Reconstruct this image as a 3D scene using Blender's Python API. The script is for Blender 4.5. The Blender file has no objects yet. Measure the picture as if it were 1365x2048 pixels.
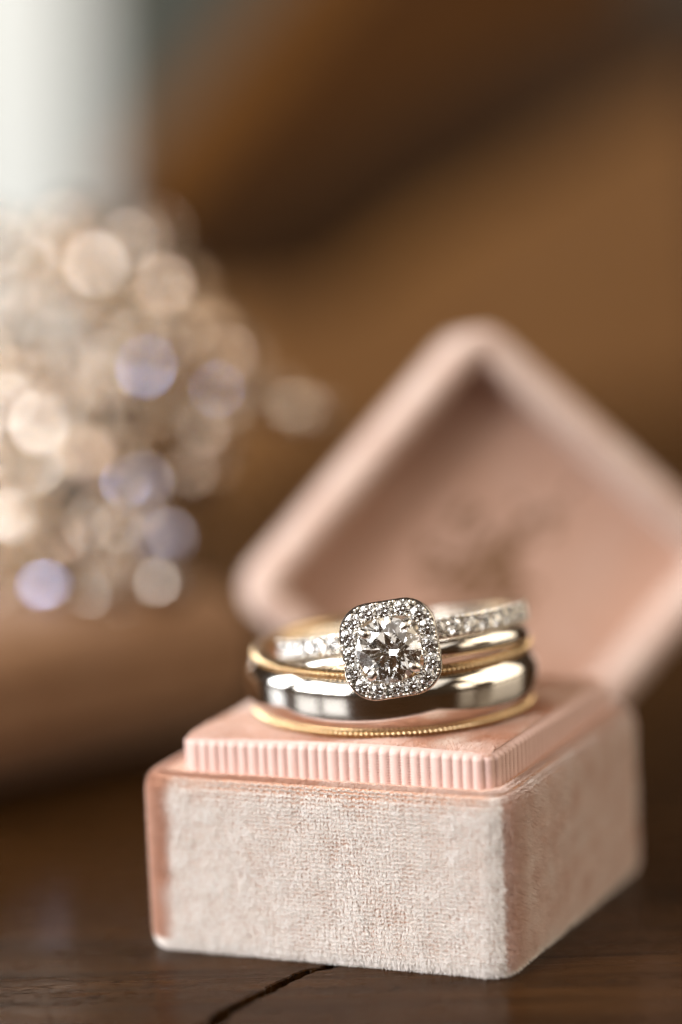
import bpy, bmesh, math, random
import numpy as np
from mathutils import Vector, Matrix

random.seed(7)
rng = np.random.default_rng(7)
MM = 0.001                      # everything below is laid out in millimetres
S = bpy.context.scene
COL = S.collection
R = math.radians

# ------------------------------------------------------------------ camera
AZ, PITCH, ROLL = R(24.0), R(9.0), R(-2.47)
CAM = np.array([85.688, -201.655, 65.215])
FOCUS = 211.2
F_PX = 6000.0
fwd = np.array([-math.sin(AZ) * math.cos(PITCH), math.cos(AZ) * math.cos(PITCH), -math.sin(PITCH)])
rt0 = np.array([math.cos(AZ), math.sin(AZ), 0.0])
up0 = np.cross(rt0, fwd)
RT = math.cos(ROLL) * rt0 + math.sin(ROLL) * up0
UP = -math.sin(ROLL) * rt0 + math.cos(ROLL) * up0
cam = bpy.data.cameras.new('camera')
cam.sensor_fit = 'HORIZONTAL'
cam.sensor_width = 24.0
cam.lens = 24.0 * F_PX / 1365.0
cam.clip_start = 0.01
cam.clip_end = 50.0
cam.dof.use_dof = True
cam.dof.focus_distance = FOCUS * MM
cam.dof.aperture_fstop = 6.5
camo = bpy.data.objects.new('camera', cam)
COL.objects.link(camo)
m = Matrix.Identity(4)
for i in range(3):
    m[i][0], m[i][1], m[i][2], m[i][3] = RT[i], UP[i], -fwd[i], CAM[i] * MM
camo.matrix_world = m
S.camera = camo


def at(px, py, depth=None, z=None):
    """a photograph pixel at a given depth (or table height) as a point in mm"""
    d = fwd + (px - 682.5) / F_PX * RT - (py - 1024) / F_PX * UP
    t = depth if z is None else (z - CAM[2]) / d[2]
    return CAM + t * d


# ------------------------------------------------------------------ world, lamps, exposure
W = bpy.data.worlds.new('World')
S.world = W
W.use_nodes = True
W.node_tree.nodes['Background'].inputs[0].default_value = (0.50, 0.31, 0.18, 1)
W.node_tree.nodes['Background'].inputs[1].default_value = 0.09
CDIR = np.array([math.sin(AZ), -math.cos(AZ), 0.0])
LEFT = -rt0


def lamp(name, alpha, elev, dist, w, h, power, color):
    """window-sized area lamp: alpha degrees left of the camera as seen from the rings"""
    a, e = R(alpha), R(elev)
    d = (math.cos(a) * CDIR + math.sin(a) * LEFT) * math.cos(e) + np.array([0, 0, math.sin(e)])
    L = bpy.data.lights.new(name, 'AREA')
    L.shape = 'RECTANGLE'
    L.size, L.size_y = w, h
    L.energy = power
    L.color = color
    o = bpy.data.objects.new(name, L)
    COL.objects.link(o)
    o.location = Vector(d * dist) + Vector((0, 0, 0.018))
    o.rotation_euler = Vector(d).to_track_quat('Z', 'Y').to_euler()
    return o


for da in (-12.0, 12.0):                     # four panes of one window
    for de, hh in ((13.0, 0.25), (-9.0, 0.22)):
        lamp('window_lamp', 60 + da, 27 + de, 0.80, 0.27, hh, 3.3, (1.0, 0.98, 0.96))
lamp('window_lamp', 104, 24, 0.80, 0.24, 0.50, 5.0, (0.97, 0.98, 1.0))
lamp('room_lamp', -58, 16, 0.95, 0.22, 0.34, 0.55, (1.0, 0.84, 0.64))
lamp('room_lamp', -76, 30, 0.92, 0.26, 0.60, 1.7, (1.0, 0.82, 0.60))
lamp('room_lamp', -101, 24, 0.90, 0.62, 0.75, 4.6, (1.0, 0.85, 0.66))
lamp('overhead_fill', 5, 51, 0.95, 1.40, 0.85, 4.2, (1.0, 0.91, 0.80))  # unseen overhead fill, added to brighten the diamonds

S.view_settings.view_transform = 'Standard'
S.view_settings.look = 'None'
S.view_settings.exposure = 0.0
S.view_settings.gamma = 1.0
S.cycles.max_bounces = 12
S.cycles.adaptive_threshold = 0.02
S.cycles_curves.subdivisions = 1
S.cycles.transmission_bounces = 12
S.cycles.glossy_bounces = 8
S.cycles.diffuse_bounces = 3
S.cycles.transparent_max_bounces = 12
S.cycles.caustics_reflective = True
S.cycles.caustics_refractive = True
S.cycles.blur_glossy = 0.2
S.cycles.sample_clamp_indirect = 12.0
S.cycles.use_denoising = True
S.render.film_transparent = False


# ------------------------------------------------------------------ helpers
def tag(o, label=None, cat=None, group=None, kind=None):
    for k, v in (('label', label), ('category', cat), ('group', group), ('kind', kind)):
        if v:
            o[k] = v
    return o


def empty(name, loc=(0, 0, 0), rot=None):
    o = bpy.data.objects.new(name, None)
    o.empty_display_size = 0.005
    COL.objects.link(o)
    o.location = Vector(loc) * MM
    if rot is not None:
        o.rotation_mode = 'QUATERNION'
        o.rotation_quaternion = rot.to_quaternion()
    return o


def mesh(name, verts, faces, mat, parent=None, smooth=True, sharp=None):
    me = bpy.data.meshes.new(name)
    me.from_pydata((np.asarray(verts, float) * MM).tolist(), [], faces)
    me.validate()
    me.update()
    if smooth:
        me.shade_smooth()
        if sharp:
            me.set_sharp_from_angle(angle=R(sharp))
    if mat:
        me.materials.append(mat)
    o = bpy.data.objects.new(name, me)
    COL.objects.link(o)
    o.parent = parent
    return o


def inst(name, src, parent, loc=(0, 0, 0), mat3=None, scale=1.0):
    """another object on the same mesh data"""
    o = bpy.data.objects.new(name, src if isinstance(src, bpy.types.Mesh) else src.data)
    COL.objects.link(o)
    o.parent = parent
    M = (mat3 or Matrix.Identity(3)).to_4x4()
    M.translation = Vector(loc) * MM
    o.matrix_local = M @ Matrix.Scale(scale, 4)
    return o


def basis(z, x=None):
    z = Vector(z).normalized()
    x = Vector(x) if x is not None else (Vector((0, 0, 1)) if abs(z.z) < 0.9 else Vector((1, 0, 0)))
    y = z.cross(x).normalized()
    x = y.cross(z)
    return Matrix((x, y, z)).transposed()


def rr_loop(hx, hy, r, nc=8, step=None):
    """rounded rectangle, counter-clockwise; returns points and outward normals"""
    P, N = [], []
    r = max(r, 0.02)
    cs = [(hx - r, -hy + r, -90), (hx - r, hy - r, 0), (-hx + r, hy - r, 90), (-hx + r, -hy + r, 180)]
    for i, (cx, cy, a0) in enumerate(cs):
        for k in range(nc + 1):
            a = R(a0 + 90 * k / nc)
            P.append((cx + r * math.cos(a), cy + r * math.sin(a)))
            N.append((math.cos(a), math.sin(a)))
        if step:
            nx, ny, na = cs[(i + 1) % 4]
            a = R(na)
            e0 = np.array(P[-1])
            e1 = np.array((nx + r * math.cos(a), ny + r * math.sin(a)))
            n = max(1, int(np.linalg.norm(e1 - e0) / step))
            for k in range(1, n):
                P.append(tuple(e0 + (e1 - e0) * k / n))
                N.append((math.cos(a), math.sin(a)))
    return np.array(P), np.array(N)


def loft(loops, close_first=True, close_last=True, ring=False):
    n = len(loops[0])
    V = np.concatenate([np.asarray(l, float) for l in loops])
    Fc = []
    L = len(loops)
    for i in range(L if ring else L - 1):
        a, b = i * n, ((i + 1) % L) * n
        for k in range(n):
            k2 = (k + 1) % n
            Fc.append((a + k, a + k2, b + k2, b + k))
    if not ring:
        if close_first:
            Fc.append(tuple(range(n - 1, -1, -1)))
        if close_last:
            Fc.append(tuple(range((L - 1) * n, L * n)))
    return V, Fc


def rr_loft(hx, hy, r, prof, nc=8, step=None, **kw):
    """prof: list of (inset, z)"""
    loops = []
    for ins, z in prof:
        P, _ = rr_loop(hx - ins, hy - ins, r - ins if r - ins > 0.3 else 0.3, nc, step=None)
        loops.append(np.c_[P, np.full(len(P), z)])
    return loft(loops, **kw)


def lathe(prof, n, wob=None):
    """prof: closed list of (radius, z)"""
    loops = []
    a = np.arange(n) / n * 2 * math.pi
    for j, (r, z) in enumerate(prof):
        rr = r if wob is None else r + wob(j, a)
        loops.append(np.c_[rr * np.cos(a), rr * np.sin(a), np.full(n, z)])
    V, Fc = loft(loops, ring=True)
    return V, [f[::-1] for f in Fc]


def tube(path, rad, n=8, closed=False):
    path = [np.array(p, float) for p in path]
    loops = []
    for i, p in enumerate(path):
        a = path[i - 1] if (i > 0 or closed) else p
        b = path[(i + 1) % len(path)] if (i < len(path) - 1 or closed) else p
        B = basis(b - a)
        rr = rad[i] if isinstance(rad, (list, tuple)) else rad
        loops.append([p + rr * (math.cos(t) * np.array(B.col[0]) + math.sin(t) * np.array(B.col[1])) for t in np.arange(n) / n * 2 * math.pi])
    return loft(loops, ring=closed)


def ball(c, r, n=8, m_=5, sq=(1, 1, 1)):
    V, Fc = [], []
    for i in range(m_ + 1):
        t = math.pi * i / m_
        for k in range(n):
            a = 2 * math.pi * k / n
            V.append((c[0] + sq[0] * r * math.sin(t) * math.cos(a), c[1] + sq[1] * r * math.sin(t) * math.sin(a), c[2] + sq[2] * r * math.cos(t)))
    for i in range(m_):
        for k in range(n):
            k2 = (k + 1) % n
            Fc.append((i * n + k, (i + 1) * n + k, (i + 1) * n + k2, i * n + k2))
    return V, Fc


def join(parts):
    V, Fc, o = [], [], 0
    for v, f in parts:
        V.extend([tuple(x) for x in v])
        Fc.extend([tuple(i + o for i in q) for q in f])
        o += len(v)
    return V, Fc


# ------------------------------------------------------------------ materials
class N:
    def __init__(s, name):
        s.m = bpy.data.materials.new(name)
        s.m.use_nodes = True
        s.t = s.m.node_tree
        s.b = s.t.nodes['Principled BSDF']
        s.co = None

    def node(s, typ, **kw):
        n = s.t.nodes.new(typ)
        for k, v in kw.items():
            if k.startswith('_'):
                setattr(n, k[1:], v)
            else:
                key = int(k[1:]) if k[0] == 'i' and k[1:].isdigit() else k.replace('__', ' ')
                if hasattr(v, 'links') or isinstance(v, bpy.types.NodeSocket):
                    s.t.links.new(v, n.inputs[key])
                else:
                    n.inputs[key].default_value = v
        return n

    def coord(s, scale=(1, 1, 1), rot=(0, 0, 0), out='Object'):
        tc = s.node('ShaderNodeTexCoord')
        mp = s.node('ShaderNodeMapping', Vector=tc.outputs[out], Scale=tuple(1000 * k for k in scale), Rotation=rot)
        return mp.outputs[0]

    def noise(s, vec, scale, detail=3, rough=0.55, dist=0.0):
        return s.node('ShaderNodeTexNoise', Vector=vec, Scale=scale, Detail=detail, Roughness=rough, Distortion=dist).outputs[0]

    def ramp(s, fac, stops):
        n = s.node('ShaderNodeValToRGB', Fac=fac)
        e = n.color_ramp.elements
        while len(e) < len(stops):
            e.new(0.5)
        for i, (p, c) in enumerate(stops):
            e[i].position = p
            e[i].color = (c, c, c, 1) if isinstance(c, (int, float)) else (*c, 1)
        return n.outputs[0]

    def mix(s, fac, a, b, blend='MIX'):
        n = s.node('ShaderNodeMix', _data_type='RGBA', _blend_type=blend)
        for idx, v in ((0, fac), (6, a), (7, b)):
            if isinstance(v, bpy.types.NodeSocket):
                s.t.links.new(v, n.inputs[idx])
            else:
                n.inputs[idx].default_value = v if idx == 0 else (*v, 1)
        return n.outputs[2]

    def math(s, op, a, b=0.0):
        n = s.node('ShaderNodeMath', _operation=op)
        for i, v in enumerate((a, b)):
            if isinstance(v, bpy.types.NodeSocket):
                s.t.links.new(v, n.inputs[i])
            else:
                n.inputs[i].default_value = v
        return n.outputs[0]

    def set(s, **kw):
        for k, v in kw.items():
            k = k.replace('__', ' ')
            if isinstance(v, bpy.types.NodeSocket):
                s.t.links.new(v, s.b.inputs[k])
            else:
                s.b.inputs[k].default_value = (*v, 1) if isinstance(v, tuple) and len(v) == 3 else v
        return s

    def bump(s, h, strength=0.5, dist_mm=0.1):
        n = s.node('ShaderNodeBump', Height=h, Strength=strength, Distance=dist_mm * MM)
        s.t.links.new(n.outputs[0], s.b.inputs['Normal'])
        return s


def metal(name, col, rough, scratch=0.0):
    k = N(name)
    k.set(Base__Color=col, Metallic=1.0, Roughness=rough)
    if scratch:
        v = k.coord()
        h = k.noise(v, 9, 4, 0.7)
        k.set(Roughness=k.ramp(h, [(0.3, rough * 0.6), (0.75, rough * 1.8)]))
        k.bump(k.noise(k.coord((0.6, 0.6, 6)), 4, 3), scratch, 0.01)
    return k.m


white_gold = metal('white_gold', (0.80, 0.77, 0.72), 0.085, 0.10)
bright_gold = metal('white_gold_setting', (0.78, 0.745, 0.69), 0.18, 0.1)
yellow_gold = metal('yellow_gold', (0.62, 0.465, 0.28), 0.22, 0.08)
rose_metal = metal('brooch_metal', (0.70, 0.58, 0.45), 0.2)

k = N('diamond')
k.t.nodes.remove(k.b)
g1 = k.node('ShaderNodeBsdfGlass', Color=(1, 1, 1, 1), Roughness=0.0, IOR=2.42)
k.t.links.new(g1.outputs[0], k.t.nodes['Material Output'].inputs[0])
diamond_mat = k.m


def crystal_material(name, col, rough=0.05):
    k = N(name)
    k.set(Base__Color=col, Metallic=1.0, Roughness=rough, Coat__Weight=0.6, Coat__Roughness=0.01, Coat__IOR=1.6)
    return k.m


crystal_mats = [crystal_material('foiled_crystal', (0.70, 0.63, 0.585), 0.06), crystal_material('foiled_crystal_warm', (0.34, 0.25, 0.19)),
                crystal_material('foiled_crystal_blue_glint', (0.60, 0.66, 1.0), 0.05)]  # blue tint paints dispersion glints into the stone colour


def velvet(name, lo, hi, sheen=0.6, weave=True):
    k = N(name)
    v = k.coord()
    blot = k.noise(v, 0.35, 4, 0.6)
    fine = k.noise(v, 3.2, 4, 0.7)
    f = k.math('ADD', k.math('MULTIPLY', blot, 0.75), k.math('MULTIPLY', fine, 0.3))
    c = k.mix(k.ramp(f, [(0.38, 0.0), (0.68, 1.0)]), lo, hi)
    k.set(Base__Color=c, Roughness=0.85, Sheen__Weight=sheen, Sheen__Roughness=0.4, Specular__IOR__Level=0.15)
    k.b.inputs['Sheen Tint'].default_value = (1.0, 0.88, 0.82, 1)
    h = k.noise(v, 5.0, 4, 0.7)
    k.bump(h, 0.6, 0.12)
    return k.m


velvet_mat = velvet('pink_velvet', (0.50, 0.27, 0.18), (0.58, 0.35, 0.25), 0.4)
lid_velvet = velvet('pink_velvet_lid', (0.43, 0.29, 0.235), (0.53, 0.415, 0.36), 0.35)

# single pile fibres
k = N('velvet_fibre')
k.t.nodes.remove(k.b)
inf = k.node('ShaderNodeHairInfo')
v = k.coord()
painted_sheen = k.node('ShaderNodeAttribute', _attribute_name='painted_sheen').outputs['Fac']  # per-fibre tone: nap sheen and shading painted into the colour
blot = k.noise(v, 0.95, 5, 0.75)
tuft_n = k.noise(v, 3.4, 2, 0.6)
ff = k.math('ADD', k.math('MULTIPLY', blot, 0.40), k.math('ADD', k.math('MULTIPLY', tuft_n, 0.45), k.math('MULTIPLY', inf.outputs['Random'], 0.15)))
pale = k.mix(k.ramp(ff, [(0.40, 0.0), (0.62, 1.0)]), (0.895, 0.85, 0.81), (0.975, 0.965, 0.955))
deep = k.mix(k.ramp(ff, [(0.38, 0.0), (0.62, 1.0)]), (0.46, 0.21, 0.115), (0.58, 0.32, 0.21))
fc = k.mix(painted_sheen, deep, pale)
root = k.mix(painted_sheen, (0.58, 0.34, 0.24), (0.78, 0.68, 0.61))
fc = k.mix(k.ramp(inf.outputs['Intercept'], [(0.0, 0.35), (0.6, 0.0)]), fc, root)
d1 = k.node('ShaderNodeBsdfDiffuse', Color=fc)
d2 = k.node('ShaderNodeBsdfTranslucent', Color=fc)
d3 = k.node('ShaderNodeBsdfAnisotropic', Color=(1, 0.95, 0.92, 1), Roughness=0.38)
x1 = k.node('ShaderNodeMixShader', i0=0.3, i1=d1.outputs[0], i2=d2.outputs[0])
x2 = k.node('ShaderNodeMixShader', i0=0.20, i1=x1.outputs[0], i2=d3.outputs[0])
k.t.links.new(x2.outputs[0], k.t.nodes['Material Output'].inputs[0])
fibre_mat = k.m

k = N('grosgrain_ribbon')
v = k.coord()
k.set(Base__Color=k.mix(k.noise(v, 1.2, 3), (0.52, 0.34, 0.30), (0.59, 0.415, 0.375)), Roughness=0.6, Sheen__Weight=0.15, Specular__IOR__Level=0.35)
k.b.inputs['Sheen Tint'].default_value = (1, 0.93, 0.9, 1)
k.bump(k.noise(k.coord((1, 1, 6)), 3.0, 2), 0.4, 0.03)
ribbon_mat = k.m

# satin lining of the lid with a faded printed stamp
k = N('lid_lining')
v = k.coord()
k.set(Base__Color=k.mix(k.noise(v, 0.3, 3), (0.44, 0.25, 0.17), (0.51, 0.345, 0.28)), Roughness=0.55, Sheen__Weight=0.3)
k.bump(k.noise(v, 4.0, 3), 0.3, 0.05)
lining_mat = k.m
k = N('stamp_ink')
k.set(Base__Color=(0.19, 0.10, 0.05), Roughness=0.5)
stamp_mat = k.m

# table wood; the grain runs along local X of the plank objects
k = N('table_wood')
v = k.coord((0.05, 1, 1))
g = k.noise(v, 0.9, 5, 0.6, 0.6)
g2 = k.noise(k.coord((0.012, 0.25, 1)), 0.8, 3, 0.5, 0.4)
c = k.mix(k.ramp(g, [(0.40, 0.0), (0.60, 1.0)]), (0.006, 0.0024, 0.0006), (0.036, 0.0145, 0.0037))
c = k.mix(k.ramp(g2, [(0.35, 0.0), (0.65, 0.6)]), c, (0.040, 0.0160, 0.0040))
pore = k.noise(k.coord((0.35, 2.2, 1)), 2.3, 2, 0.5)
poreband = k.ramp(k.noise(k.coord((0.01, 0.35, 1)), 1.0, 2), [(0.50, 0.0), (0.60, 1.0)])
pores = k.math('MULTIPLY', k.ramp(pore, [(0.57, 0.0), (0.63, 1.0)]), poreband)
c = k.mix(k.math('MULTIPLY', pores, 0.85), c, (0.004, 0.002, 0.001))
scr = k.ramp(k.noise(k.coord((0.06, 3.0, 1), (0, 0, 0.45)), 3.0, 2), [(0.66, 0.0), (0.74, 1.0)])
c = k.mix(k.math('MULTIPLY', scr, 0.4), c, (0.12, 0.062, 0.026))
k.set(Base__Color=c, Roughness=k.ramp(k.noise(k.coord((0.3, 1, 1)), 0.8, 4), [(0.3, 0.18), (0.7, 0.30)]), Specular__IOR__Level=0.09)
h = k.math('SUBTRACT', k.math('MULTIPLY', g, 0.35), k.math('MULTIPLY', pores, 0.9))
h = k.math('ADD', h, k.math('MULTIPLY', scr, 0.15))
k.bump(h, 0.8, 0.12)
table_mat = k.m


def wood(name, lo, hi, rough=0.45, sc=0.25):
    k = N(name)
    g = k.noise(k.coord((0.06, 1, 1)), sc, 4, 0.6, 0.5)
    k.set(Base__Color=k.mix(k.ramp(g, [(0.3, 0.0), (0.7, 1.0)]), lo, hi), Roughness=rough, Specular__IOR__Level=0.12)
    k.bump(g, 0.3, 0.2)
    return k.m


crate_wood = wood('walnut_boards', (0.066, 0.026, 0.0055), (0.105, 0.043, 0.0095))
crate_wood_pale = wood('worn_walnut_board', (0.13, 0.056, 0.014), (0.195, 0.094, 0.030))
gap_shade_wood = wood('gap_shade_board', (0.024, 0.0085, 0.0018), (0.040, 0.016, 0.0036))  # near-black tone puts the shade of the gaps into the colour
case_mat = velvet('brown_leather', (0.20, 0.105, 0.052), (0.25, 0.14, 0.078), 0.2)
k = N('white_paint')
k.set(Base__Color=k.mix(k.noise(k.coord(), 0.02, 3), (0.50, 0.52, 0.505), (0.55, 0.57, 0.55)), Roughness=0.6)
white_mat = k.m
k = N('grey_plaster')
k.set(Base__Color=k.mix(k.noise(k.coord(), 0.03, 4), (0.034, 0.038, 0.030), (0.050, 0.053, 0.042)), Roughness=0.8)
grey_mat = k.m

# ------------------------------------------------------------------ the table: two boards that meet in a crack
tt = empty('table_top', (0, 0, 0))
tag(tt, kind='structure')
crack = [at(*q, z=0)[:2] for q in ((425, 2048), (470, 2015), (505, 1995), (540, 1978), (575, 1963), (612, 1946), (648, 1937))]
d0 = np.array((0.17, 0.985))
line = [crack[0] - d0 * 400] + [crack[0] - d0 * t for t in (60, 20, 8)] + crack
line += [crack[-1] + d0 * t for t in (3, 8, 16, 40, 900)]
pts, gaps = [], []
for i in range(len(line) - 1):
    a, b = np.array(line[i]), np.array(line[i + 1])
    n = int(min(60, max(2, np.linalg.norm(b - a) / 0.22)))
    for j in range(n):
        pts.append(a + (b - a) * j / n)
pts.append(np.array(line[-1]))
pts = np.array(pts)
along = (pts - crack[0]) @ d0
gap = np.interp(along, [-400, -60, -4, 2, 7, 12, 14.5, 22, 30], [0.7, 1.0, 1.1, 1.0, 0.85, 0.8, 0.95, 0.2, 0.0])
side = np.array((d0[1], -d0[0]))
GR = Matrix.Rotation(AZ - 0.03, 3, 'Z')            # grain direction


def wig(x, seed, amp):
    r = np.random.default_rng(seed)
    o = np.zeros_like(x)
    for fr, am in ((0.35, 1.0), (0.9, 0.6), (2.1, 0.35), (4.3, 0.2)):
        o += am * np.sin(x * fr * 2 + r.uniform(0, 6.28)) * (0.6 + 0.4 * np.sin(x * fr * 0.7 + r.uniform(0, 6.28)))
    return o * amp


near = (np.abs(along) < 70)
wm = np.clip(1.0 - np.abs(along - 6) / 60, 0, 1)
base_w = wig(along, 1, 0.20) * wm
eL = pts - side * (gap / 2)[:, None] + side * (base_w + np.maximum(0, wig(along, 2, 0.16)) * -1 * (gap > 0.02))[:, None]
eR = pts + side * (gap / 2)[:, None] + side * (base_w + np.maximum(0, wig(along, 3, 0.16)) * (gap > 0.02))[:, None]


def board(name, edge, sgn):
    far = edge + side * sgn * 900
    m2 = edge + side * sgn * 0.10
    lo = edge + side * sgn * 0.15
    n = len(edge)
    rows = [np.c_[lo, np.full(n, -25.0)], np.c_[edge, np.full(n, -1.2)], np.c_[edge, np.full(n, -0.10)], np.c_[m2, np.zeros(n)], np.c_[far, np.zeros(n)]]
    V = np.concatenate(rows)
    V = (np.array(GR.transposed()) @ V.T).T
    Fc = []
    for r_ in range(len(rows) - 1):
        for i in range(n - 1):
            q = (r_ * n + i, r_ * n + i + 1, (r_ + 1) * n + i + 1, (r_ + 1) * n + i)
            Fc.append(q if sgn < 0 else q[::-1])
    o = mesh(name, V, Fc, table_mat, tt, smooth=True, sharp=35)
    o.rotation_euler = GR.to_euler()
    return o


board('plank', eL, -1)
board('plank', eR, 1)
V, Fc = rr_loft(800, 800, 5, [(0, -9.0), (0, -4.0)], nc=2)
mesh('crack_backing', V, Fc, gap_shade_wood, tt, smooth=False)  # dark sheet added under the planks to keep the crack black

# ------------------------------------------------------------------ things far behind: boards, white panel, wall
def slab(name, poly, depths, thick, mat, parent=None, bev=2.0):
    """a flat board with real thickness through given corner points, standing behind the table"""
    P = [at(x, y, depth=d) for (x, y), d in zip(poly, depths)]
    P = np.array(P)
    c = P.mean(0)
    n = np.cross(P[1] - P[0], P[2] - P[1])
    n /= np.linalg.norm(n)
    if n @ fwd < 0:
        n = -n
    x = P[1] - P[0]
    x /= np.linalg.norm(x)
    y = np.cross(n, x)
    uv = np.array([((p - c) @ x, (p - c) @ y) for p in P])
    area = sum(uv[i][0] * uv[(i + 1) % len(uv)][1] - uv[(i + 1) % len(uv)][0] * uv[i][1] for i in range(len(uv)))
    if area < 0:
        uv = uv[::-1]
    ctr = uv.mean(0)
    def inset(b):
        dd = uv - ctr
        ln = np.linalg.norm(dd, axis=1)[:, None]
        return ctr + dd * (1 - b / ln)
    loops = [np.c_[inset(bev), np.full(len(uv), 0.0)], np.c_[uv, np.full(len(uv), bev)], np.c_[uv, np.full(len(uv), thick)]]
    V, Fc = loft(loops)
    o = mesh(name, V, [f[::-1] for f in Fc], mat, parent, smooth=False)
    M = Matrix((Vector(x), Vector(y), Vector(n))).transposed().to_4x4()
    M.translation = Vector(c) * MM
    if parent is None:
        o.matrix_world = M
    else:
        o.matrix_local = parent_inv(parent) @ M
    return o


def parent_inv(p):
    M = Matrix.Translation(p.location)
    return M.inverted()


cr_at = at(950, 760, depth=560)
crate = empty('wooden_crate', (cr_at[0], cr_at[1], 0))
tag(crate, 'brown wooden boards slanting up behind the open ring box lid', 'crate')
slab('board', [(310, 420), (810, -190), (1450, -480), (1230, 0), (380, 470)], [470, 500, 560, 560, 470], 14, crate_wood, crate)
slab('board', [(430, 615), (740, 590), (930, 430), (1500, 120), (1500, 900), (470, 1000)], [470, 490, 505, 540, 540, 470], 14, crate_wood_pale, crate)
slab('board', [(200, 480), (1560, -120), (1560, 900), (260, 1050)], [520, 590, 590, 520], 10, gap_shade_wood, crate)  # back board coloured dark to paint the shaded gap between the front boards

o = slab('white_panel', [(-620, -300), (165, -300), (195, 720), (-620, 750)], [640] * 4, 8, white_mat)
tag(o, 'bright white upright panel behind the rhinestone brooch', 'panel')
o = slab('wall', [(-1500, -1500), (2600, -1500), (2600, 560), (-1500, 560)], [900] * 4, 20, grey_mat)
tag(o, 'dim grey green wall beyond the wooden boards', 'wall', kind='structure')

# ------------------------------------------------------------------ brown leather case on the left
A = at(-260, 1690, z=0)
B = at(560, 1478, z=0)
dx = (B - A)[:2]
ln = np.linalg.norm(dx)
ang = math.atan2(dx[1], dx[0])
ctr = (A + B) / 2 + np.array((-math.sin(ang), math.cos(ang), 0)) * 22
case = empty('leather_case', ctr, Matrix.Rotation(ang, 3, 'Z'))
tag(case, 'low brown leather case standing behind the velvet box, under the brooch', 'case')
V, Fc = rr_loft(ln / 2, 22, 4, [(7.5, 0.05), (5.5, 0.5), (3.2, 1.6), (1.5, 3.4), (0.5, 5.4), (0, 7.5), (0, 9.2), (0.4, 10.0)], nc=6)
mesh('body', V, Fc, case_mat, case, sharp=60)
V, Fc = rr_loft(ln / 2, 22, 4, [(0.3, 10.05), (0.0, 10.4), (0.2, 11.4), (1.0, 12.8), (2.6, 14.3), (5.2, 15.4), (9, 15.9), (13, 16.0)], nc=6)
mesh('lid', V, Fc, case_mat, case, sharp=60)

# ------------------------------------------------------------------ velvet ring box base
HB, HBY, RB, HZ = 14.06, 14.86, 2.0, 13.2
BX = -0.52
base = empty('velvet_ring_box', (BX, 0.36, 0))
tag(base, 'pink velvet ring box base with ribbed ribbon collar, carrying the rings', 'ring box')
body_prof = [(1.0, 0.12), (0.45, 0.25), (0.12, 0.6), (0.0, 1.1), (0.0, 11.9), (0.12, 12.5), (0.45, 12.95), (0.95, 13.1), (2.4, 13.05)]
V, Fc = rr_loft(HB, HBY, RB, body_prof, nc=10)
mesh('body', V, Fc, velvet_mat, base, sharp=60)

# grosgrain collar: every rib and its twisted threads are geometry
CX = 0.50                                  # the collar sits a little off centre
HC, HCY, RC = 12.02, 12.80, 1.3
loops = []
zs = np.linspace(12.9, 15.15, 40)
prof = [(0.0, z) for z in zs] + [(0.10, 15.33), (0.26, 15.46), (0.48, 15.53), (0.75, 15.52)]
PITCH_RIB = 0.79
fine, nrm = rr_loop(HC, HCY, RC, 24, step=0.07)
seg = np.linalg.norm(np.roll(fine, -1, 0) - fine, axis=1)
arc = np.r_[0, np.cumsum(seg)[:-1]]
nr = round(seg.sum() / PITCH_RIB)
ph = arc / seg.sum() * nr + 0.05 * np.sin(arc * 1.7) + 0.03 * np.sin(arc * 4.1 + 1)
for j, (ins, z) in enumerate(prof):
    zig = (abs((z / 0.19) % 1.0 - 0.5) * 2 - 0.5)
    t = ph + 0.0
    rib = np.abs(np.sin(math.pi * t)) ** 0.55
    edge = np.exp(-((np.abs(np.sin(math.pi * t)) - 0.35) / 0.22) ** 2)
    h = 0.24 * rib + 0.11 * zig * edge - ins
    if ins > 0:
        h = 0.24 * rib * max(0, 1 - ins / 0.8) - ins
    sag = 0.12 * np.sin(fine[:, 0] * 0.21 + 1.0)
    loops.append(np.c_[fine + nrm * h[:, None], np.full(len(fine), z) + sag * (z - 12.9) / 2.6])
V, Fc = loft(loops, close_first=False, close_last=False)
mesh('ribbon_collar', V + np.array((CX, 0, 0)), Fc, ribbon_mat, base)

# cushion on which the rings lie
def cushion_z(x, y):
    r = np.hypot(x + 0.34 + BX, y + 0.22 + 0.36)
    e = np.maximum(np.abs(x - CX), np.abs(y))
    z = 15.62 - 0.28 * np.clip((e - 10.8) / 1.6, 0, 1) ** 2
    z = z - 0.17 * np.exp(-((r - 10.0) / 0.75) ** 2) + 0.05 * np.sin(x * 0.9 + 1) * np.sin(y * 0.7)
    return z
X, Y = np.meshgrid(np.linspace(-11.7, 11.7, 70) + CX, np.linspace(-12.55, 12.55, 70))
Z = cushion_z(X, Y)
V = np.c_[X.ravel(), Y.ravel(), Z.ravel()]
Fc = [(i * 70 + j, i * 70 + j + 1, (i + 1) * 70 + j + 1, (i + 1) * 70 + j) for i in range(69) for j in range(69)]
mesh('cushion', V, Fc, velvet_mat, base)


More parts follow.
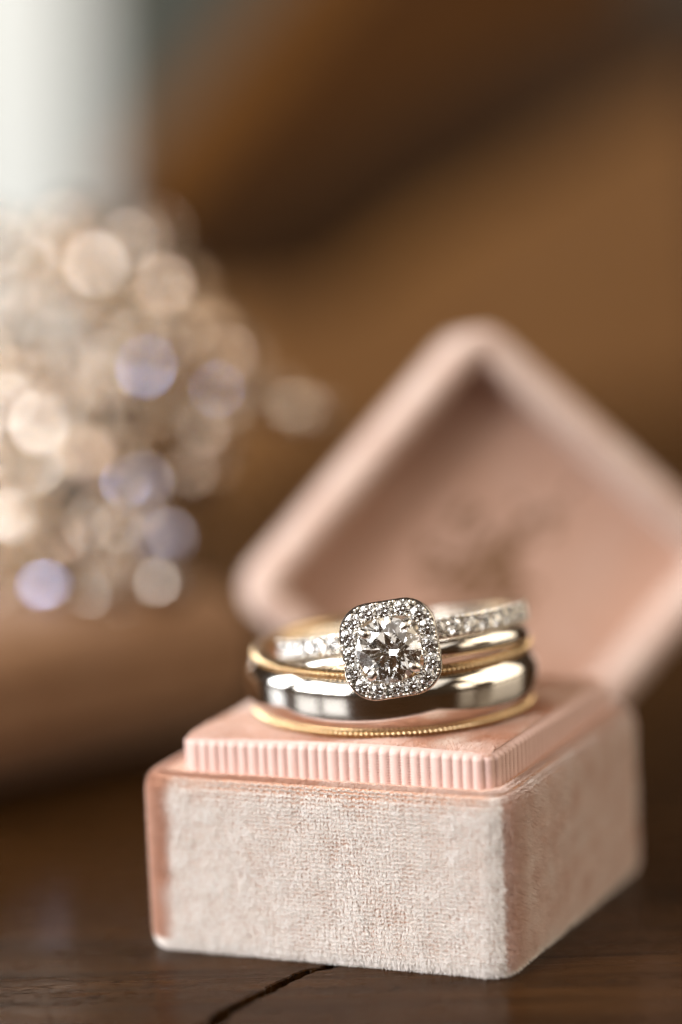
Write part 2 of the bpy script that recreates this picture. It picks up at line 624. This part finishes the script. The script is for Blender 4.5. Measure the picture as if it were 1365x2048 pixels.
def add_fibres(name, P, Nn, L, rad, parent, nap, painted_sheen, npts=4):
    """P roots, Nn unit directions at the root, nap lean vectors (all mm)"""
    n = len(P)
    cu = bpy.data.hair_curves.new(name)
    cu.add_curves([npts] * n)
    t = np.linspace(0, 1, npts)[None, :, None]
    d = Nn[:, None, :] * t * L[:, None, None] + nap[:, None, :] * (t ** 1.6) * L[:, None, None]
    pos = (P[:, None, :] + d).reshape(-1, 3) * MM
    cu.attributes['position'].data.foreach_set('vector', pos.astype(np.float32).ravel())
    if 'radius' not in cu.attributes:
        cu.attributes.new('radius', 'FLOAT', 'POINT')
    rr = (rad[:, None] * np.linspace(1, 0.35, npts)[None, :] * MM).astype(np.float32)
    cu.attributes['radius'].data.foreach_set('value', rr.ravel())
    at_ = cu.attributes.new('painted_sheen', 'FLOAT', 'CURVE')
    at_.data.foreach_set('value', np.clip(painted_sheen, 0, 1).astype(np.float32))
    cu.materials.append(fibre_mat)
    o = bpy.data.objects.new(name, cu)
    COL.objects.link(o)
    o.parent = parent
    o['kind'] = 'stuff'
    return o


def loft_samples(h, hy, r, prof, n, keep):
    """random points + normals on a rounded box wall given by (inset, z)"""
    P0, N0 = rr_loop(h, hy, r, 16, step=0.2)
    seg = np.linalg.norm(np.roll(P0, -1, 0) - P0, axis=1)
    cs = np.r_[0, np.cumsum(seg)]
    pr = np.array(prof, float)
    ps = np.linalg.norm(np.diff(pr, axis=0), axis=1)
    pc = np.r_[0, np.cumsum(ps)]
    s = rng.uniform(0, cs[-1], n)
    # knitted backing: fibres stand in rows
    rows = 0.31
    s = (np.floor(s / rows) + 0.5) * rows + rng.normal(0, 0.095, n)
    s %= cs[-1]
    u = rng.uniform(0, pc[-1], n)
    tuft = 0.30
    ur = (np.floor(u / tuft + (np.floor(s / rows) % 2) * 0.5) + 0.5) * tuft
    u = np.clip(u * 0.40 + ur * 0.60 + rng.normal(0, 0.03, n), 0, pc[-1] - 1e-6)
    i = np.clip(np.searchsorted(cs, s, side='right') - 1, 0, len(P0) - 1)
    f = (s - cs[i]) / np.maximum(seg[i], 1e-9)
    i2 = (i + 1) % len(P0)
    xy = P0[i] * (1 - f)[:, None] + P0[i2] * f[:, None]
    nn = N0[i] * (1 - f)[:, None] + N0[i2] * f[:, None]
    nn /= np.linalg.norm(nn, axis=1)[:, None]
    j = np.clip(np.searchsorted(pc, u, side='right') - 1, 0, len(ps) - 1)
    g = (u - pc[j]) / np.maximum(ps[j], 1e-9)
    ins = pr[j, 0] * (1 - g) + pr[j + 1, 0] * g
    z = pr[j, 1] * (1 - g) + pr[j + 1, 1] * g
    tz = (pr[j + 1] - pr[j]) / np.maximum(ps[j], 1e-9)[:, None]      # tangent (inset, z)
    no = np.c_[nn * tz[:, 1][:, None], tz[:, 0]]                     # outward normal
    P = np.c_[xy - nn * ins[:, None], z]
    k_ = keep(P, no)
    return P[k_], no[k_]


def blotch(P, seed, sc):
    r = np.random.default_rng(seed)
    o = np.zeros(len(P))
    for q in range(14):
        w = r.normal(0, 1, 3) * sc
        o += np.sin(P @ w + r.uniform(0, 6.28))
    return o / math.sqrt(14)


def keep_base(P, no):
    u = rng.random(len(P))
    p = np.where((no[:, 1] < -0.25) | (no[:, 2] > 0.5), 1.0, np.where(no[:, 0] > 0.2, 0.55, np.where((no[:, 0] < -0.3) & (P[:, 1] < -11), 0.8, 0.0)))
    p = np.where((P[:, 1] > 11) & (P[:, 0] < 12), 0.0, p)
    return u < p


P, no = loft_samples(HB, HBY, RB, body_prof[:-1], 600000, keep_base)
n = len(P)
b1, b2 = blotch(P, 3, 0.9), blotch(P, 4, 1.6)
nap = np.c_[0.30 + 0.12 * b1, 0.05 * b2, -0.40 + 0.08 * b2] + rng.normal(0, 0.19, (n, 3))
painted_sheen = np.where(no[:, 1] < -0.5, 1.0, 0.0) + np.where((no[:, 0] > 0.5) & (no[:, 1] > -0.5), 0.58 + 0.1 * b2, 0.0)  # sheen painted per face: front pale, right side tan
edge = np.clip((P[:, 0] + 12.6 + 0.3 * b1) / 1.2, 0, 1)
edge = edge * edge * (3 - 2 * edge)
painted_sheen = np.where(P[:, 2] > 1.0, 0.10 + (painted_sheen - 0.10) * edge, painted_sheen)  # left corner painted deep pink for how its nap shades
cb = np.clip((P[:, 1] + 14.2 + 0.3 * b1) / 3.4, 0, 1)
painted_sheen = np.where((P[:, 0] > 13.3) & (no[:, 0] > 0.75), 0.20 + (painted_sheen - 0.20) * cb, painted_sheen)  # corner shading painted as darker pile, fading along the right face
painted_sheen = np.where((no[:, 2] < -0.3), 0.9, painted_sheen)
painted_sheen = np.where((no[:, 2] > 0.6), np.where(P[:, 0] > 0, 0.45, 0.15), painted_sheen)
nap -= no * np.minimum(0, (nap * no).sum(1))[:, None] * 0.8
add_fibres('velvet_pile', P, no, rng.uniform(0.18, 0.36, n), rng.uniform(0.014, 0.023, n), base, nap, painted_sheen)
# cushion pile
n = 90000
xy = rng.uniform(-12.0, 12.0, (n, 2)) * np.array((0.98, 1.045)) + np.array((CX, 0))
xy = xy[(xy[:, 1] < 2) | (xy[:, 0] > 6) | (xy[:, 0] < -8)]
n = len(xy)
P = np.c_[xy, cushion_z(xy[:, 0], xy[:, 1])]
no = np.tile((0, 0, 1.0), (n, 1))
b1, b2 = blotch(P, 8, 0.5), blotch(P, 9, 0.5)
nap = np.c_[0.5 * b1, 0.4 + 0.5 * b2, np.zeros(n)] + rng.normal(0, 0.2, (n, 3))
add_fibres('cushion_pile', P, no, rng.uniform(0.10, 0.20, n), rng.uniform(0.018, 0.028, n), base, nap, 0.02 + 0.35 * np.clip(b1 * b2, 0, 1.5) + 0.6 * np.exp(-((P[:, 0] - 9.5) / 2.2) ** 2 - ((P[:, 1] + 11) / 1.6) ** 2) + 0.8 * np.exp(-((P[:, 0] + 10) / 1.6) ** 2 - ((P[:, 1] - 2) / 5) ** 2))  # pale sheen patches painted at front right and on the left

# ------------------------------------------------------------------ velvet lid standing on its corner
ML = Matrix.Rotation(R(32.0), 3, 'Z') @ Matrix.Rotation(R(-9.0), 3, 'X') @ Matrix.Rotation(R(-45.3), 3, 'Y')
lid = empty('velvet_box_cover', (-1.5, 25.6, 21.0), ML)
tag(lid, 'pink velvet ring box lid propped on its corner, open side showing', 'box lid')
HL, RL, TL, DL = 15.35, 3.1, 2.8, 10.0
# profile in (inset, depth) from the inner floor over the rim to the outer back
lp = [(TL + 0.15, 5.6), (TL, 1.0), (TL - 0.25, 0.4), (TL - 0.8, 0.06), (TL / 2, -0.1), (0.8, 0.06), (0.25, 0.4), (0.0, 1.0), (0.0, DL - 1.2), (0.3, DL - 0.4), (1.1, DL)]
loops = []
for ins, y in lp:
    Pq, _ = rr_loop(HL - ins, HL - ins, max(RL - ins, 0.8), 10)
    loops.append(np.c_[Pq[:, 0], np.full(len(Pq), y), Pq[:, 1]])
V, Fc = loft(loops, close_first=False)
mesh('shell', V, [f[::-1] for f in Fc], lid_velvet, lid, sharp=70)
Pq, _ = rr_loop(HL - TL + 0.3, HL - TL + 0.3, 1.0, 8)
V, Fc = loft([np.c_[Pq[:, 0], np.full(len(Pq), 5.2), Pq[:, 1]], np.c_[Pq[:, 0], np.full(len(Pq), 6.0), Pq[:, 1]]])
lin = mesh('lining', V, [f[::-1] for f in Fc], lining_mat, lid, smooth=False)
bmq = []
rs = random.Random(5)
for _ in range(90):
    cx, cy = rs.gauss(0, 2.9), rs.gauss(0.2, 2.1)
    a, b = rs.uniform(0.4, 0.95), rs.uniform(0.2, 0.5)
    t = np.arange(10) / 10 * 2 * math.pi
    bmq.append((np.c_[cx + a * np.cos(t), np.full(10, 5.17 - 0.0012 * len(bmq)), cy + b * np.sin(t)], [tuple(range(10))]))
st = mesh('stamp', *join(bmq), stamp_mat, lin, smooth=False)

# ------------------------------------------------------------------ two-tone wedding band
band = empty('wedding_band', (-0.34, -0.22, 15.62), Matrix.Rotation(R(0.6), 3, 'X'))
tag(band, 'white gold domed wedding band with yellow gold milgrain edges lying on the cushion', 'ring')
HT = 5.15
prof = [(9.52, 0.9), (9.45, 2.6), (9.52, HT - 0.9)]
for t in np.linspace(0, 1, 22):
    z = (HT - 0.74) - t * (HT - 1.48)
    q = 2 * t - 1
    prof.append((10.26 + 0.62 * (1 - abs(q) ** 3.4), z))
V, Fc = lathe(prof[::-1], 300)
mesh('band', V, Fc, white_gold, band, sharp=50)
NB = 168


def edge_profile(top):
    z0, s = (HT, -0.86) if top else (0.0, 0.86)
    p = [(9.50, z0 + s * 0.92), (9.46, z0 + s * 0.30), (9.58, z0 + s * 0.05), (9.75, z0), (10.02, z0 + s * 0.02), (10.22, z0 + s * 0.14),
         (10.28, z0 + s * 0.20), (10.18, z0 + s * 0.22), (10.32, z0 + s * 0.30), (10.40, z0 + s * 0.42), (10.40, z0 + s * 0.56), (10.32, z0 + s * 0.70), (10.18, z0 + s * 0.78),
         (10.32, z0 + s * 0.80), (10.32, z0 + s * 0.88), (10.24, z0 + s * 0.92)]
    bead = {8: 0.5, 9: 0.9, 10: 0.9, 11: 0.5}
    return p, bead


for top in (True, False):
    p, bead = edge_profile(top)

    def wob(j, a, bead=bead):
        if j not in bead:
            return 0 * a
        return bead[j] * (0.34 * np.abs(np.sin(a * NB / 2)) ** 0.8 - 0.27)
    V, Fc = lathe(p, NB * 8, wob)
    if top:
        Fc = [f[::-1] for f in Fc]
    mesh('gold_edge', V, Fc, yellow_gold, band, sharp=60)

# ------------------------------------------------------------------ brilliant cut
def brilliant():
    c = []
    tc, tp = math.tan(R(34.5)), math.tan(R(40.9))
    h = R(22.5)
    for k_ in range(8):
        a = R(45 * k_)
        c.append((0.56 * math.cos(a), 0.56 * math.sin(a), (1 - 0.56) * tc))
        r = 0.80
        c.append((r * math.cos(a + h), r * math.sin(a + h), (1 - r * math.cos(h)) * tc))
        r = 0.24
        c.append((r * math.cos(a + h), r * math.sin(a + h), -0.035 - (1 - r * math.cos(h)) * tp))
    for k_ in range(16):
        a = R(22.5 * k_)
        c.append((math.cos(a), math.sin(a), 0))
        c.append((math.cos(a), math.sin(a), -0.035))
    c.append((0, 0, -0.035 - tp))
    bm = bmesh.new()
    for q in c:
        bm.verts.new(Vector(q) * MM)
    bmesh.ops.convex_hull(bm, input=bm.verts)
    bmesh.ops.recalc_face_normals(bm, faces=bm.faces)
    me = bpy.data.meshes.new('brilliant')
    bm.to_mesh(me)
    bm.free()
    me.materials.append(diamond_mat)
    return me


BR = brilliant()

# ------------------------------------------------------------------ halo engagement ring
HAZ = AZ - R(5.0)
hd = Vector((math.sin(HAZ), -math.cos(HAZ), 0))
# local frame: Z = ring axis, -Y = towards the head
ME = Matrix.Rotation(HAZ, 3, 'Z') @ Matrix.Rotation(R(-7.5), 3, 'Y') @ Matrix.Rotation(R(-8.5), 3, 'X')
eng = empty('engagement_ring', (0.72, -0.22, 20.78), ME)
tag(eng, 'diamond halo engagement ring with split shank resting on the wedding band', 'ring')
# plain strand
def strand(z0, z1, ro, ri, dome=0.18, n=14):
    p = [(ri + 0.05, z0 + 0.1), (ri, (z0 + z1) / 2), (ri + 0.05, z1 - 0.1)]
    for t in np.linspace(0, 1, n):
        q = 2 * t - 1
        p.append((ro - dome * abs(q) ** 2.6, z1 - t * (z1 - z0)))
    return p[::-1]


V, Fc = lathe(strand(-1.42, -0.10, 9.35, 8.35, 0.35), 200)
mesh('shank', V, Fc, white_gold, eng, sharp=50)
V, Fc = lathe([(8.35, 0.1), (8.30, 0.8), (8.35, 1.48), (9.12, 1.52), (9.22, 1.46), (9.24, 1.36), (9.16, 1.28), (8.75, 1.22), (8.68, 0.79), (8.75, 0.36), (9.16, 0.30), (9.24, 0.22), (9.22, 0.12), (9.12, 0.06)], 200)
Fc = [f[::-1] for f in Fc]
pave = mesh('pave_strand', V, Fc, bright_gold, eng, sharp=40)
beads = []
pitch = 1.30 / 9.3
for sgn in (-1, 1):
    for i in range(12):
        a = -math.pi / 2 + sgn * (0.36 + i * pitch)
        d = Vector((math.cos(a), math.sin(a), 0))
        inst('pave_diamond', BR, pave, d * 9.26 + Vector((0, 0, 0.79)), basis(d), 0.58)
        for zb in (0.18, 1.40):
            a2 = a + sgn * pitch / 2
            for off in (-0.028, 0.028):
                beads.append(ball((9.25 * math.cos(a2 + off), 9.25 * math.sin(a2 + off), zb), 0.15, 7, 4))
mesh('bead_row', *join(beads), bright_gold, pave)

# head: local axes, faces -Y
HY = -11.9
def head_pt(u, v, w=0.0):
    return (u, HY - w, v)


def cushion_loop(h, r, n=96, w=0.0):
    P, Nn = rr_loop(h, h, r, 12, step=0.25)
    return np.array([head_pt(x, y, w) for x, y in P]), Nn


rows = []
for h, r, w in ((2.22, 1.3, -0.70), (2.22, 1.3, -0.04), (2.28, 1.35, 0.03), (2.36, 1.4, 0.0), (2.42, 1.45, -0.30), (2.55, 1.55, -0.66), (3.05, 1.9, -0.66), (3.22, 2.0, -0.30),
                (3.30, 2.05, 0.0), (3.40, 2.15, 0.0), (3.46, 2.2, -0.10), (3.44, 2.2, -0.95), (3.30, 2.1, -1.15), (2.5, 1.5, -1.2)):
    P, _ = cushion_loop(h, r, w=w)
    # same count in every loop
    idx = np.linspace(0, len(P), 120, endpoint=False)
    i0 = idx.astype(int)
    f = (idx - i0)[:, None]
    rows.append(P[i0] * (1 - f) + P[(i0 + 1) % len(P)] * f)
V, Fc = loft(rows, ring=True)
halo = mesh('halo', V, Fc, bright_gold, eng, sharp=40)
# stones round the halo: four to a side, corners included
P, Nn = rr_loop(2.80, 2.80, 1.75, 24, step=0.02)
seg = np.linalg.norm(np.roll(P, -1, 0) - P, axis=1)
cs = np.r_[0, np.cumsum(seg)]
tot = cs[-1]
corner0 = cs[12]
toCam = Vector((0, -1, 0))
beads = []
for i in range(32):
    s = (corner0 + tot * i / 32) % tot
    j = int(np.searchsorted(cs, s, side='right') - 1) % len(P)
    x, y = P[j]
    nx, ny = Nn[j]
    if i % 2 == 0:
        inst('halo_diamond', BR, halo, head_pt(x, y, 0.02), basis((0.06 * nx, -1, 0.06 * ny), (random.uniform(-1, 1), 0, random.uniform(-1, 1))), 0.60)
    else:
        tx, ty = -ny, nx
        for off in (0.50, -0.46):
            for sd in (-0.13, 0.13):
                beads.append(ball(head_pt(x + nx * off + tx * sd, y + ny * off + ty * sd, 0.10), 0.125, 7, 5, (1, 1.1, 1)))
mesh('bead_row', *join(beads), bright_gold, halo)
inst('center_diamond', BR, eng, head_pt(-0.05, 0.0, 0.62), basis((-0.05, -1, 0.03), (1, 0, 0.25)), 2.34)
for a in (45, 135, 225, 315):
    ca, sa = math.cos(R(a + 3)), math.sin(R(a + 3))
    path = [head_pt(1.2 * ca, 1.2 * sa, -2.6), head_pt(2.05 * ca, 2.05 * sa, -0.6), head_pt(2.32 * ca, 2.32 * sa, 0.35), head_pt(2.30 * ca, 2.30 * sa, 0.72),
            head_pt(2.12 * ca, 2.12 * sa, 0.98), head_pt(1.84 * ca, 1.84 * sa, 1.02), head_pt(1.70 * ca, 1.70 * sa, 0.97)]
    V, Fc = tube(path, [0.34, 0.36, 0.36, 0.37, 0.37, 0.33, 0.16], 10)
    mesh('prong', V, Fc, bright_gold, eng, sharp=60)
# basket: gallery ring and posts to the shank
V, Fc = tube([head_pt(1.5 * math.cos(t), 1.5 * math.sin(t), -2.0) for t in np.arange(24) / 24 * 2 * math.pi], 0.28, 8, closed=True)
bk = mesh('basket', V, Fc, bright_gold, eng)
for a in (20, 160, 200, 340):
    ca, sa = math.cos(R(a)), math.sin(R(a))
    V, Fc = tube([(1.6 * ca, -8.9, 1.2 * sa), head_pt(2.2 * ca, 1.9 * sa, -1.9), head_pt(2.9 * ca, 2.6 * sa, -1.0)], [0.45, 0.4, 0.35], 8)
    mesh('post', V, Fc, bright_gold, bk)

# ------------------------------------------------------------------ rhinestone brooch, far out of focus
br_at = at(150, 1180, depth=282)
brooch = empty('rhinestone_brooch', br_at)
tag(brooch, 'sparkling rhinestone brooch of clustered crystals on the brown case', 'brooch')
bl = Vector(br_at)


def crystal_mesh(name, mat, sides=8):
    V = []
    for r, z, o in ((0.52, 0.42, 0.0), (0.86, 0.22, 0.5), (1.0, 0.0, 0.0), (0.55, -0.5, 0.5)):
        for k_ in range(sides):
            a = 2 * math.pi * (k_ + o) / sides
            V.append((r * math.cos(a), r * math.sin(a), z))
    bm = bmesh.new()
    for q in V:
        bm.verts.new(Vector(q) * MM)
    bmesh.ops.convex_hull(bm, input=bm.verts)
    bmesh.ops.recalc_face_normals(bm, faces=bm.faces)
    me = bpy.data.meshes.new(name)
    bm.to_mesh(me)
    bm.free()
    me.materials.append(mat)
    return me


CM = [crystal_mesh('crystal', mt_) for mt_ in crystal_mats]
V, Fc = lathe([(0.98, 0.05), (1.1, 0.02), (1.1, -0.2), (0.7, -0.7), (0.55, -0.7), (0.95, -0.15)], 16)
cup0 = mesh('setting', V, Fc, rose_metal, None)
cup_me = cup0.data
bpy.data.objects.remove(cup0)
sites = []
r7 = random.Random(33)
# hand-laid large stones (pixel, radius mm, tint), then small filler stones between them
for px, py, rad, ti in ((60, 535, 2.0, 0), (215, 515, 2.3, 0), (345, 560, 2.6, 1), (40, 660, 2.0, 1), (165, 640, 2.2, 1), (310, 740, 1.7, 2),
                        (110, 850, 2.8, 0), (15, 830, 2.8, 0), (440, 780, 1.0, 2), (200, 930, 2.2, 1), (280, 980, 1.8, 2), (60, 960, 2.6, 0),
                        (330, 1090, 2.0, 2), (130, 1110, 2.8, 1), (235, 1185, 1.8, 1), (330, 1180, 1.8, 0), (100, 1190, 1.5, 2), (40, 1060, 2.4, 0),
                        (430, 880, 2.0, 1), (545, 800, 2.2, 1), (420, 660, 2.4, 1), (250, 830, 2.4, 1), (-70, 740, 3.0, 0), (-60, 950, 3.0, 0),
                        (480, 700, 1.8, 1), (640, 830, 1.5, 1), (-80, 560, 3.0, 0), (300, 470, 2.0, 1), (130, 440, 2.2, 1), (400, 950, 1.8, 1)):
    sites.append((px + r7.uniform(-8, 8), py + r7.uniform(-8, 8), rad, ti, r7.uniform(0, 1)))
for _ in range(110):
    for tr in range(40):
        px, py = r7.uniform(-120, 640), r7.uniform(430, 1210)
        inside = (px < 420 - 0.0006 * (py - 820) ** 2) or (abs(py - 800) < 60 * (1 - (px - 400) / 320) and px > 380)
        if inside and all(math.hypot(px - q[0], py - q[1]) > 22 * (q[2] + 0.6) * 0.68 for q in sites):
            sites.append((px, py, r7.choice((0.45, 0.55, 0.9, 1.2)), 0 if r7.random() < 0.5 else 1, r7.uniform(0, 1)))
            break
stem_pts = []
for px, py, rad, ti, u in sites:
    dep = 270 + 30 * (1210 - py) / 800 + r7.uniform(-3, 3)
    c = Vector(at(px, py, depth=dep))
    # dome-shaped brooch: stones splay outwards
    nrm = Vector(-fwd) + Vector(RT) * ((px - 180) / 520 + r7.uniform(-0.55, 0.25)) + Vector(UP) * (-(py - 820) / 620 + r7.uniform(-0.25, 0.5))
    B_ = basis(nrm, (r7.uniform(-1, 1), r7.uniform(-1, 1), 1))
    cr = inst('crystal', CM[ti], brooch, c - bl, B_, rad * 0.9)
    inst('setting', cup_me, brooch, c - bl, B_, rad * 0.9)
    stem_pts.append(c - bl - B_.col[2] * rad * 0.6)
hub = [Vector(at(x, y, depth=300)) - bl for x, y in ((250, 560), (200, 820), (170, 1050), (400, 810))]
wires = []
for q in stem_pts:
    hb = min(hub, key=lambda z_: (z_ - q).length)
    mid = (q + hb) / 2 + Vector(fwd) * 2.0
    wires.append(tube([q, mid, hb], [0.35, 0.4, 0.5], 6))
for a, b in ((0, 1), (1, 2), (1, 3)):
    wires.append(tube([hub[a], (hub[a] + hub[b]) / 2, hub[b]], 0.9, 8))
foot = hub[2] + Vector((0, 0, -1))
gx = Vector(at(170, 1240, depth=290)) - bl
wires.append(tube([hub[2], foot, Vector((gx.x, gx.y, 16.0 - br_at[2]))], 0.8, 8))
mesh('wire_frame', *join(wires), rose_metal, brooch)
